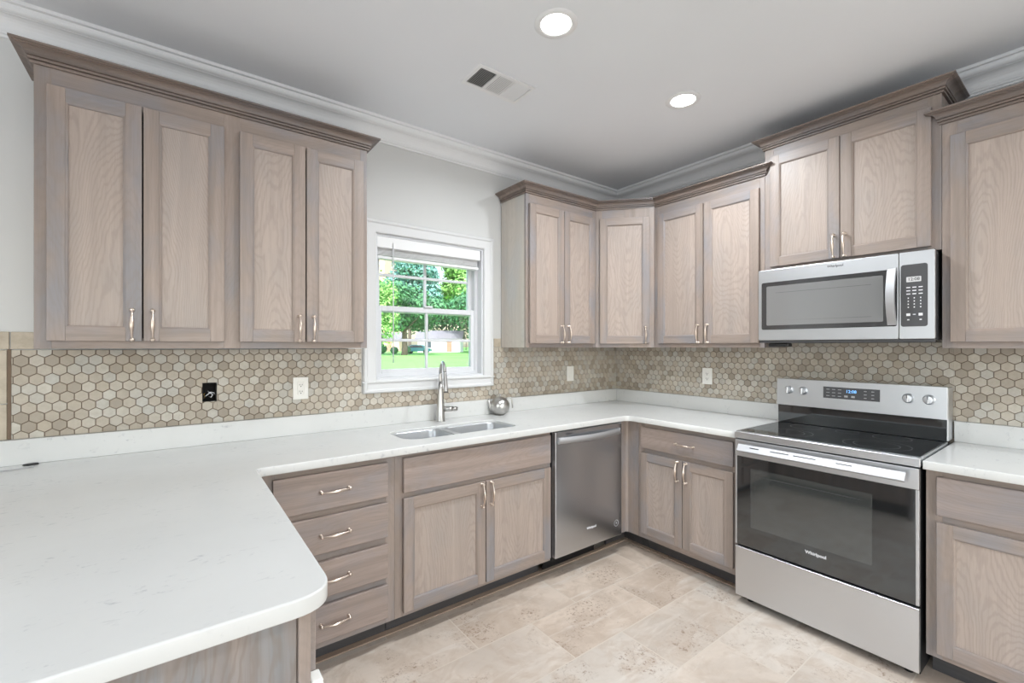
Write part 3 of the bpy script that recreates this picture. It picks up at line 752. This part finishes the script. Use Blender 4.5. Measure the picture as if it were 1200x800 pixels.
# ------------------------------------------------------------------ dishwasher
dw = thing('dishwasher', 'grey stainless dishwasher with a bowed bar handle between sink cabinet and corner', 'dishwasher', (-1.295, 0, 0))
dwW = .596
b = MB(); b.box(.004, dwW-.004, -.598, -.03, .10, .874); b.build('tub', 'black', dw)
b = MB(); b.box(.0, dwW, -.637, -.600, .128, .8725, bev=.004, seg=2); b.build('door', 'steel_dark', dw)
b = MB(); b.box(.02, dwW-.12, -.50, -.4905, .002, .126); b.build('toe_panel', 'black', dw)
b = MB(); N = 20
prof = []
for i in range(N+1):
    u = i/N; x = .022+u*(dwW-.044); d = .637+.006+.034*math.sin(PI*u)
    prof.append((x, d, .820-.012*math.sin(PI*u)*0))
for (x, d, z), (X, D_, Z) in zip(prof, prof[1:]):
    b.face([(x, -d-.006, z-.017), (X, -D_-.006, Z-.017), (X, -D_+.002, Z+.017), (x, -d+.002, z+.017)], smooth=True)
    b.face([(x, -d+.002, z+.017), (X, -D_+.002, Z+.017), (X, -D_+.007, Z+.019), (x, -d+.007, z+.019)], smooth=True)
    b.face([(x, -d+.007, z+.019), (X, -D_+.007, Z+.019), (X, -D_+.007, Z-.019), (x, -d+.007, z-.019)], smooth=True)
    b.face([(x, -d+.007, z-.019), (X, -D_+.007, Z-.019), (X, -D_-.006, Z-.017), (x, -d-.006, z-.017)], smooth=True)
b.box(.022, .030, -.646, -.6365, .801, .839, bev=.001); b.box(dwW-.030, dwW-.022, -.646, -.6365, .801, .839, bev=.001)
bmesh.ops.remove_doubles(b.bm, verts=b.bm.verts[:], dist=1e-5); b.build('handle', 'handle_steel', dw)
text('logo_lettering', 'Whirlpool', .020, 'lightprint', dw, (dwW-.29, -.6378, .245), (PI/2, 0, 0), bold=.0004)
text('model_lettering', 'Whirlpool', .013, 'darkprint', dw, (.11, -.6378, .855), (PI/2, 0, 0), bold=.0002)
b = MB()
for j in range(24):
    a0, a1 = 2*PI*j/24, 2*PI*(j+1)/24; f = lambda a, r: (dwW-.055+r*math.cos(a), -.6378, .215+r*1.0*math.sin(a))
    b.face([f(a0, .018), f(a1, .018), f(a1, .022), f(a0, .022)])
b.box(dwW-.058, dwW-.052, -.6379, -.6372, .209, .222); b.build('round_sticker', 'grey', dw)

# ------------------------------------------------------------------ range   (local: x along -Y of the room, y = room x)
rg = thing('electric_range', 'freestanding stainless electric range with black glass door and cooktop', 'range', (0, -1.3707, 0), RZ); RW = .7583
b = MB(); b.box(.004, RW-.004, -.628, -.030, .030, .880); b.build('body', 'black', rg)
b = MB(); b.box(.0, RW, -.655, -.612, .886, .9215, 0, bev=.0015); b.box(0, .008, -.6115, -.135, .893, .9225, 0, bev=.001); b.box(RW-.008, RW, -.6115, -.135, .893, .9225, 0, bev=.001)
b.build('cooktop_trim', 'steel', rg)
b = MB(); b.box(.0085, RW-.0085, -.6118, -.060, .890, .9230); ck = b.build('cooktop', 'glass_black', rg)
b = MB()
def ring(b, cx, cy, r, w=.0012, z=.9233, a0=0, a1=360, n=48):
    for j in range(n):
        p, q = math.radians(a0+(a1-a0)*j/n), math.radians(a0+(a1-a0)*(j+1)/n)
        b.face([(cx+(r+s)*math.cos(t_), cy+(r+s)*math.sin(t_), z) for s, t_ in ((0, p), (w, p), (w, q), (0, q))])
BURN = 0
for cx, cy, rs in ((.19, -.475, (.115, .078)), (.19, -.225, (.075,)), (.57, -.475, (.125, .085)), (.57, -.225, (.075,)), (.38, -.215, (.050,))):
    for r_ in rs:
        b = MB(); ring(b, cx, cy, r_); b.build('burner_ring', 'ringprint', ck)
# backguard
b = MB(); b.box(0, RW, -.128, -.020, .9235, 1.180, 0, bev=.003); b.build('backguard', 'steel', rg)
b = MB(); b.prism([(-.1285, 1.028), (-.146, 1.030), (-.139, 1.184), (-.1285, 1.186)], 0, .0, RW, 0, bev=.002); bg = b.build('control_fascia', 'steel', rg)
b = MB(); b.box(.004, RW-.004, -.1325, -.1283, .9245, 1.0275, bev=.001); b.build('vent_glass', 'glass_black', rg)
tilt = math.atan2(.007, .154)
def fas(z): return -.146+(z-1.030)/.154*.007
b = MB(); b.box(-.128, .128, -.0012, .0, -.0315, .0315, bev=.0005)
dp = b.build('display', 'panel_grey', rg, (.374, fas(1.121)-.0004, 1.121), (-tilt, 0, 0))
text('digits', '12:08', .022, 'digits', dp, (.003, -.0014, .011), (PI/2, 0, 0), .0001, .0003)
b = Each('touch_key', 'grey', dp)
for col_ in (-.105, -.078, -.050): 
    for row in (.018, .0, -.018): b.box(col_-.008, col_+.008, -.0016, -.0012, row-.0015, row+.0015)
for col_ in (-.020, .012): b.box(col_-.008, col_+.008, -.0016, -.0012, -.021, -.011)
for col_ in (.066, .098):
    for row in (.018, .0, -.018): b.box(col_-.006, col_+.006, -.0016, -.0012, row-.002, row+.002)
b = MB(); b.lathe([(.024, -.001), (.024, -.006), (.0205, -.009), (.019, -.024), (.0175, -.0265), (.008, -.0275)], 28, axis=1, smooth=False)
b.box(-.0045, .0045, -.034, -.020, -.019, .019, 0, bev=.002)
kn = b.build('knob', 'steel', rg, (.066, fas(1.120), 1.120))
b = MB(); b.box(-.0012, .0012, -.0348, -.034, .002, .017); b.build('pointer', 'darkprint', kn)
for x in (.143, .616, .693): dup(kn, rg, (x, fas(1.120), 1.120))
# oven door
b = MB(); b.box(.003, RW-.003, -.655, -.632, .792, .8795, 0, bev=.003, seg=2)
for x0, x1 in ((.003, .012), (RW-.014, RW-.003)): b.box(x0, x1, -.654, -.632, .318, .7915, 0, bev=.001)
dr_ = b.build('door', 'steel', rg)
b = MB(); b.box(.0125, RW-.0145, -.6545, -.634, .318, .7913, bev=.001); gls = b.build('door_glass', 'glass_black', dr_)
b = MB(); b.box(.085, .60, -.6552, -.6545, .425, .735, bev=.0002); b.build('oven_window', 'glass_oven', dr_)
b = Each('rack_line', 'panel_grey', dr_)
for x0, x1, z0, z1 in ((.13, .56, .700, .7015), (.085, .0862, .425, .735), (.107, .108, .44, .72)): b.box(x0, x1, -.6556, -.6552, z0, z1)
for x0, x1 in ((.10, .145), (.20, .285), (.305, .40), (.48, .54)):
    b = MB(); b.prism([(-.7005, .8508), (-.6978, .8544), (-.6968, .8536), (-.6995, .85)], 0, x0, x1); b.build('vent_slot', 'black', dr_)
b = MB(); b.prism([(-.706, .826), (-.712, .830), (-.712, .834), (-.690, .8635), (-.684, .8645), (-.682, .860), (-.696, .828)], 0, .037, RW-.037, bev=.0015, seg=2)
for x in (.060, RW-.072): b.box(x, x+.018, -.695, -.6553, .836, .855, bev=.002)
b.build('handle', 'handle_steel', dr_)
text('logo_lettering', 'Whirlpool', .021, 'lightprint', dr_, (.385, -.6555, .393), (PI/2, 0, 0), .0002, .0006)
b = MB(); b.box(.003, RW-.003, -.654, -.630, .042, .304, bev=.003, seg=2); b.box(.003, RW-.003, -.656, -.640, .299, .3065, bev=.002); b.build('storage_drawer', 'steel', rg)
b = MB()
b.lathe([(.016, .0008), (.016, .012), (.008, .014), (.008, .034)], 14, (.05, -.58, 0)); ft = b.build('foot', 'black', rg)
for x, y in ((RW-.10, 0), (0, .5), (RW-.10, .5)): dup(ft, rg, (x, y, 0))

# ------------------------------------------------------------------ microwave
mw = thing('microwave_oven', 'stainless over-range microwave mounted under the raised cabinet', 'microwave', (0, -1.3668, 1.408), RZ); MW = .7580; H = .4072
b = MB(); b.box(.004, MW-.004, -.348, -.012, .0, H+.004, bev=.002); b.build('body', 'panel_grey', mw)
b = MB(); b.box(.002, MW-.002, -.362, -.349, -.008, .006, bev=.001); b.box(.02, MW-.03, -.345, -.06, -.010, -.0005); b.build('underside_grille', 'panel_grey', mw)
b = MB(); b.prism(rrect(.0, .6315, .006, H, .006, 3), 1, -.372, -.349, bev=.002, seg=2); md = b.build('door', 'steel', mw)
b = MB(); b.prism(rrect(.018, .6265, .066, .335, .010, 4), 1, -.3730, -.3715); b.build('window_border', 'glass_mw2', md)
b = MB(); b.prism(rrect(.045, .575, .090, .312, .006, 3), 1, -.3738, -.3729); ws = b.build('window_screen', 'glass_mw', md)
b = MB()
for x0, x1, z0, z1 in ((.092, .530, .272, .2735), (.092, .530, .116, .1175), (.092, .0935, .1175, .272), (.5285, .530, .1175, .272)): b.box(x0, x1, -.3741, -.3738, z0, z1)
bmesh.ops.remove_doubles(b.bm, verts=b.bm.verts[:], dist=.0016); b.build('screen_outline', 'panel_grey', ws)
b = MB(); b.prism(rrect(.6335, MW, .006, H, .006, 3), 1, -.372, -.349, bev=.002, seg=2); cpn = b.build('control_column', 'steel', mw)
b = MB(); b.prism(rrect(.640, .734, .063, .349, .010, 4), 1, -.3730, -.3715); b.build('keypad', 'panel_grey', cpn)
b = MB(); b.prism(rrect(.660, .712, .268, .292, .002, 2), 1, -.3738, -.3730); dsp = b.build('display', 'digits2', cpn)
text('digits', '12:08', .019, 'darkprint', dsp, (.686, -.3741, .280), (PI/2, 0, 0), .0001, .0003)
b = Each('key_label', 'lightprint', cpn)
for c_ in (.667, .688, .710):
    for z in (.243, .228, .213): b.box(c_-.007, c_+.007, -.3736, -.3730, z-.0022, z+.0022)
    for z in (.194, .180, .166, .152): b.box(c_-.002, c_+.002, -.3736, -.3730, z-.0028, z+.0028)
for c_ in (.667, .710): b.box(c_-.007, c_+.007, -.3736, -.3730, .112, .124); b.box(c_-.004, c_+.004, -.3736, -.3730, .092, .097)
b.box(.683, .693, -.3736, -.3730, .117, .120)
text('logo_lettering', 'Whirlpool', .017, 'darkprint', md, (.379, -.3723, .385), (PI/2, 0, 0), .0002, .0003)
b = MB(); N = 18
for i in range(N):
    def P_(u): return (.3715+.008+.034*math.sin(PI*u), .072+u*.270)
    (d, z), (D_, Z) = P_(i/N), P_((i+1)/N)
    x0, x1 = .592, .624
    for q in ([(x0, -d, z), (x1, -d, z), (x1, -D_, Z), (x0, -D_, Z)], [(x1, -d, z), (x1+.002, -d+.009, z), (x1+.002, -D_+.009, Z), (x1, -D_, Z)],
              [(x1+.002, -d+.009, z), (x0-.002, -d+.009, z), (x0-.002, -D_+.009, Z), (x1+.002, -D_+.009, Z)], [(x0-.002, -d+.009, z), (x0, -d, z), (x0, -D_, Z), (x0-.002, -D_+.009, Z)]): b.face(q, smooth=False)
b.box(.594, .622, -.381, -.3738, .072, .084, bev=.001); b.box(.594, .622, -.381, -.3738, .330, .342, bev=.001)
bmesh.ops.remove_doubles(b.bm, verts=b.bm.verts[:], dist=1e-5); b.build('handle', 'handle_steel', md)
b = MB(); b.box(.045, .15, -.352, -.300, -.030, -.0105, bev=.003); b.build('lamp_cover', 'black', mw)

# ------------------------------------------------------------------ wall plates
def outlet(name, label, loc, rz, kind):
    r = thing(name, label, 'outlet' if kind else 'switch', loc, rz)
    b = MB(); b.prism(rrect(-.0375, .0375, -.0585, .0585, .004, 3), 1, -.0050, -.0003, bev=.0012); b.build('cover_plate', 'plate', r)
    if kind:
        b = MB(); b.prism(rrect(-.0165, .0165, -.0335, .0335, .003, 3), 1, -.0066, -.0050, bev=.0006); f = b.build('receptacle', 'plate', r)
        b = MB()
        for z in (-.018, .018):
            b.box(-.0075, -.0050, -.0070, -.0066, z-.002, z+.006); b.box(.0050, .0075, -.0070, -.0066, z-.002, z+.005); b.lathe([(.0028, -.0070), (.0028, -.0066)], 10, (0, 0, z-.008), 1)
        b.build('slots', 'black', f)
    else:
        b = MB(); b.prism([(-.0300, -.0050), (.0300, -.0050), (.0300, -.0062), (0, -.0085), (-.030, -.0105)], 0, -.0155, .0155)
        # profile given as (z?) -> rotate so that the paddle stands upright
        b.bm.transform(Matrix.Identity(4)); b.bm.clear() if False else None
        b2 = MB(); b.bm.free(); b2.prism([(-.0050, -.033), (-.0095, -.033), (-.0070, .0), (-.0060, .033), (-.0050, .033)], 0, -.0165, .0165, bev=.0006); b2.build('paddle', 'plate', r)
    for z in (-.048, .048):
        b = MB(); b.lathe([(.0028, -.0060), (.0028, -.0050)], 10, (0, 0, z), 1); b.build('screw', 'plate', r)
    return r
outlet('wall_outlet', 'white outlet in the hexagon tile left of the window', (-2.548, -.0092, 1.157), 0, 1)
outlet('wall_switch', 'white wall switch plate in the tile between window and corner', (-.565, -.0092, 1.162), 0, 0)
outlet('wall_outlet', 'white outlet in the hexagon tile between the corner and the range', (-.0092, -.848, 1.165), RZ, 1)
jb = thing('electrical_box', 'uncovered black electrical box with loose wires in the tile left of the outlet', 'electrical box', ((HX0+HX1)/2, 0, HZ0))
w = (HX1-HX0)/2; b = MB(); h = HZ1-HZ0
for c in ((-w+.001, -w+.004, .001, h-.001), (w-.004, w-.001, .001, h-.001), (-w+.004, w-.004, .001, .004), (-w+.004, w-.004, h-.004, h-.001)): b.box(c[0], c[1], -.008, .055, c[2], c[3])
b.box(-w+.004, w-.004, .050, .055, .004, h-.004); b.build('box', 'blackgap', jb)
b = MB(); b.tube([(-.02, .02, .02), (-.012, -.004, .03), (.004, -.012, .045), (.018, -.006, .040), (.022, .02, .03)], .0022, 8); b.tube([(.0, .03, .02), (.006, -.006, .02), (.012, -.010, .033), (-.002, -.010, .044), (-.006, .02, .05)], .002, 8); b.build('wire', 'lightprint', jb)
b = MB(); b.tube([(-.022, .03, .012), (-.018, -.006, .022), (-.024, -.008, .036), (-.014, .02, .04)], .002, 8); b.build('wire', 'brass', jb)

# scraps lying on the counter
b = MB(); b.prism([(-.022, -.006), (-.008, .009), (.006, .011), (.020, .005), (.024, -.008), (.0, -.011)], 2, .0, .007, bev=.002)
tag(b.build('plastic_scrap', 'black', None, (-3.535, -.055, CZ1+.0004)), 'dark scrap lying on the countertop at the far left', 'scrap')
b = MB(); b.tube([(-.065, -.014, .003), (-.04, -.012, .003), (-.01, -.006, .003), (.015, .000, .003), (.035, .010, .004)], [.0022, .0026, .0026, .0024, .0016], 8)
tag(b.build('wire_offcut', 'grey', None, (-3.55, -.115, CZ1+.0003)), 'thin grey wire offcut on the countertop at the far left', 'wire')

# ------------------------------------------------------------------ ceiling fixtures
def can(x, y, label, first=None):
    if first:
        r = dup(first, None, (x, y, ZC), label)
    else:
        r = thing('recessed_light', label, 'ceiling light', (x, y, ZC), 0, 'recessed ceiling lights')
        b = MB(); b.lathe([(.0615, -.0008), (.062, -.004), (.067, -.0055), (.086, -.004), (.089, -.0008)], 40)
        for f in [f for f in b.bm.faces if len(f.verts) > 4]: b.bm.faces.remove(f)
        b.build('trim_ring', 'white', r, fix=False)
        b = MB(); b.lathe([(.0605, -.0008), (.0605, -.003), (.048, -.0045), (.01, -.005)], 40); b.build('lens', 'lens', r)
    l = lamp('can_lamp', 'AREA', (x, y, ZC-.012), (0, 0, 0), CAN_W*(1.35 if y > -1.5 else .8), (.90, .955, 1), shape='DISK', size=.11, spread=math.radians(165))
    return r
names = ['round recessed ceiling light nearest the top edge of the photo', 'round recessed ceiling light further back, toward the range', 'added unseen recessed ceiling light behind the range side of the viewer',
    'added unseen recessed ceiling light behind the viewer', 'added unseen recessed ceiling light far left of the peninsula', 'added unseen recessed ceiling light by the right wall behind the viewer']
first = None
for (x, y), nm in zip(CANS, names):
    r = can(x, y, nm, first); first = first or r
vt = thing('ceiling_vent', 'white rectangular ceiling air register with three louver banks', 'vent', (-1.776, -.742, ZC), 0)
b = MB(); vw, vd = .170, .092
b.prism([(-vw, -.0008), (-vw+.004, -.005), (-vw+.020, -.007), (-vw+.022, -.0008)], 1, -vd, vd); b.prism([(vw, -.0008), (vw-.004, -.005), (vw-.020, -.007), (vw-.022, -.0008)], 1, -vd, vd)
for s in (-1, 1): b.box(-vw+.018, vw-.018, s*vd, s*(vd-.022), -.0068, -.0008, bev=.001)
for x in (-.052, .052): b.box(x-.005, x+.005, -vd+.02, vd-.02, -.0068, -.0008)
b.build('frame', 'white', vt)
b = MB(); b.box(-vw+.02, vw-.02, -vd+.02, vd-.02, -.0015, -.0006); b.build('duct_shade_sheet', 'blackgap', vt)  # black sheet painted in for the shade of the duct behind the louvers
for bank, (x0, x1, tl) in enumerate(((-.147, -.058, 50), (-.046, .046, 15), (.058, .147, -45))):
    b = MB()
    for i in range(9):
        x = x0+(x1-x0)*(i+.5)/9; a = math.radians(tl); hw = .0047; dx_, dz = hw*math.cos(a), hw*math.sin(a)
        b.prism([(x-dx_, -.0052-dz*.6), (x+dx_, -.0052+dz*.6), (x+dx_, -.0046+dz*.6), (x-dx_, -.0046-dz*.6)], 1, -vd+.022, vd-.022)
    b.build('louvers', 'white', vt)

# ------------------------------------------------------------------ outdoors, seen through the window
def gz(y): return -.45+.0088*max(0, y)
b = MB()
for i in range(8):
    y0, y1 = .4+i*20, .4+(i+1)*20; b.face([(-120, y0, gz(y0)), (180, y0, gz(y0)), (180, y1, gz(y1)), (-120, y1, gz(y1))])
bmesh.ops.remove_doubles(b.bm, verts=b.bm.verts[:], dist=1e-4)
tag(b.build('lawn', 'lawn'), 'mown green lawn outside the kitchen window', 'lawn', None, 'structure')
Fw = Vector((.6001, .7999)); Rw = Vector((.7999, -.6001))
def at(u, dist):
    p = Vector((-3.0836, -2.5966))+(Fw+Rw*((u-600)/526.87))*dist; return p.x, p.y
def tree(name, label, u, dist, zc, rx, rz_, mat, n, size, seed, trunk=.25, group='trees beyond the lawn'):
    rnd = random.Random(seed); x, y = at(u, dist); g0 = gz(y)
    r = thing(name, label, 'tree', (x, y, g0), 0, group)
    blobs = [(Vector((rnd.uniform(-.6, .6)*rx, rnd.uniform(-.6, .6)*rx, zc-g0+rnd.uniform(-.6, .6)*rz_)), rnd.uniform(.32, .55)) for _ in range(14)]
    b = MB(); b.tube([(0, 0, -.1), (.05, 0, 1), (0, .05, (zc-g0)*.6), (.1, 0, zc-g0)], [trunk*1.25, trunk, trunk*.8, trunk*.3], 10)
    for c, s in blobs[:7]: b.tube([(0, .03, (zc-g0)*.5), tuple(c*.6+Vector((0, 0, (zc-g0)*.25))), tuple(c)], [trunk*.4, trunk*.25, trunk*.1], 6)
    b.build('trunk', 'bark', r)
    b = MB()
    for _ in range(n):
        c, s = rnd.choice(blobs); d = Vector((rnd.gauss(0, 1), rnd.gauss(0, 1), rnd.gauss(0, 1))).normalized()
        rr = rnd.random()**.45
        p = c+Vector((d.x*rx*s*rr, d.y*rx*s*rr, d.z*rz_*s*rr)); nrm = (d+Vector((rnd.uniform(-.6, .6), rnd.uniform(-.6, .6), rnd.uniform(-.2, .9)))).normalized()
        t1 = nrm.orthogonal().normalized(); t1.rotate(Matrix.Rotation(rnd.uniform(0, 6.28), 3, nrm)); t2 = nrm.cross(t1); s_ = size*rnd.uniform(.6, 1.3)
        b.face([p-t1*s_, p-t2*s_*.6, p+t1*s_, p+t2*s_*.6])
    b.build('foliage', mat, r, fix=False)
tree('oak_tree', 'broad oak with a visible trunk, behind the lower window sash', 474, 66, 7.0, 7.0, 4.0, 'leaf_dark', 12000, .27, 1, .42)
tree('oak_tree', 'dark leafy tree whose low branches hang over the right window panes', 566, 84, 8.6, 10, 5.4, 'leaf_dark', 12000, .30, 2, .4)
tree('leafy_tree', 'tall bluish green tree in the middle of the upper window sash', 480, 108, 17, 8, 7.8, 'leaf_blue', 12000, .42, 3, .4)
tree('leafy_tree', 'bright green tree in the upper right window panes', 546, 118, 18.5, 7.5, 7.5, 'leaf_light', 12000, .5, 4, .1)
tree('leafy_tree', 'bright green young tree at the left edge of the window view', 444, 13, 2.5, .70, 1.05, 'leaf_light', 4500, .045, 5, .03)
tree('oak_tree', 'tall tree line filling the distance behind the houses', 500, 190, 15, 40, 12, 'leaf_dark', 12000, .8, 6, .5)
for u_, s_ in ((447, 1.1), (462, .8), (476, .9)):
    x, y = at(u_, 72); r = thing('garden_bush', 'dark clipped bush at the far edge of the lawn', 'bush', (x, y, gz(y)), 0, 'bushes at the edge of the lawn')
    b = MB(); rnd = random.Random(int(u_))
    for _ in range(900):
        d = Vector((rnd.gauss(0, 1), rnd.gauss(0, 1), rnd.gauss(0, 1))).normalized(); p = Vector((d.x*s_*.8, d.y*s_*.8, s_*.75+d.z*s_*.7))
        t1 = d.orthogonal().normalized()*.16; t2 = d.cross(t1)
        b.face([p-t1, p-t2, p+t1, p+t2])
    b.build('foliage', 'leaf_dark', r, fix=False)
    b = MB(); b.tube([(0, 0, -.05), (0, 0, s_*.8)], .06, 8); b.build('stem', 'bark', r)
def house(label, u, dist, w, d, h, rh, wall, seed, rot=.64):
    x, y = at(u, dist); g0 = gz(y); r = thing('house', label, 'house', (x, y, g0), -rot)
    b = MB(); b.box(-w/2, w/2, -d/2, d/2, 0, h); b.build('walls', wall, r)
    b = MB(); b.prism([(-d/2-.5, h-.05), (0, h+rh), (d/2+.5, h-.05), (d/2+.4, h-.25), (0, h+rh-.25), (-d/2-.4, h-.25)], 0, -w/2-.5, w/2+.5); b.build('roof', 'ext_roof', r)
    k = max(2, int(w/3))
    for i in range(k):
        xx = -w/2+w*(i+.5)/k; b = MB()
        if i == k//2: b.box(xx-.5, xx+.5, -d/2-.06, -d/2, .1, 2.1, bev=.02); b.build('door', 'ext_brick', r)
        else: b.box(xx-.55, xx+.55, -d/2-.06, -d/2, .9, 2.1, bev=.02); b.build('window', 'ext_win', r)
house('distant pink house at the left of the lower window panes', 450, 98, 8, 6, 2.6, 1.4, 'ext_pink', 1)
house('distant white house in the middle right of the lower window panes', 517, 88, 8, 6, 2.6, 1.6, 'ext_white', 2)
house('distant brick house at the right of the lower window panes', 575, 98, 8, 6, 2.6, 1.4, 'ext_brick', 3)
# neighbour with peach siding, upper left panes
x, y = at(424, 140); r = thing('house', 'tall peach sided building seen in the upper left window pane', 'house', (x, y, gz(y)), -.64)
b = MB(); b.box(-28, 9.3, -8, 8, 0, 34.0)
b.build('walls', 'ext_pink', r)
b = MB()
for z in (8.0, 16.0, 24.5): b.box(-28.05, 9.35, -8.15, -8, z, z+.7)
b.build('trim_boards', 'ext_white', r)
b = MB(); b.prism([(-9, 34), (0, 38), (9, 34)], 0, -29, 10); b.build('roof', 'ext_roof', r)
x, y = at(490, 76); r = thing('parked_car', 'teal car parked in front of the distant houses', 'car', (x, y, gz(y)), -.64)
b = MB(); b.prism([(-2.2, .35), (2.2, .35), (2.25, .8), (1.3, .95), (.75, 1.45), (-1.1, 1.45), (-1.7, .95), (-2.25, .85)], 1, -.85, .85, bev=.06); b.build('body', 'teal', r)
b = MB(); b.prism([(1.15, .98), (.7, 1.38), (-1.02, 1.38), (-1.5, .98)], 1, -.865, .865); b.build('side_windows', 'ext_win', r)
for xx, yy in ((-1.35, -.8), (1.35, -.8), (-1.35, .8), (1.35, .8)):
    b = MB(); b.lathe([(.2, -.12), (.34, -.11), (.34, .11), (.2, .12)], 18, (xx, yy, .34), 1); b.build('wheel', 'rubber', r)
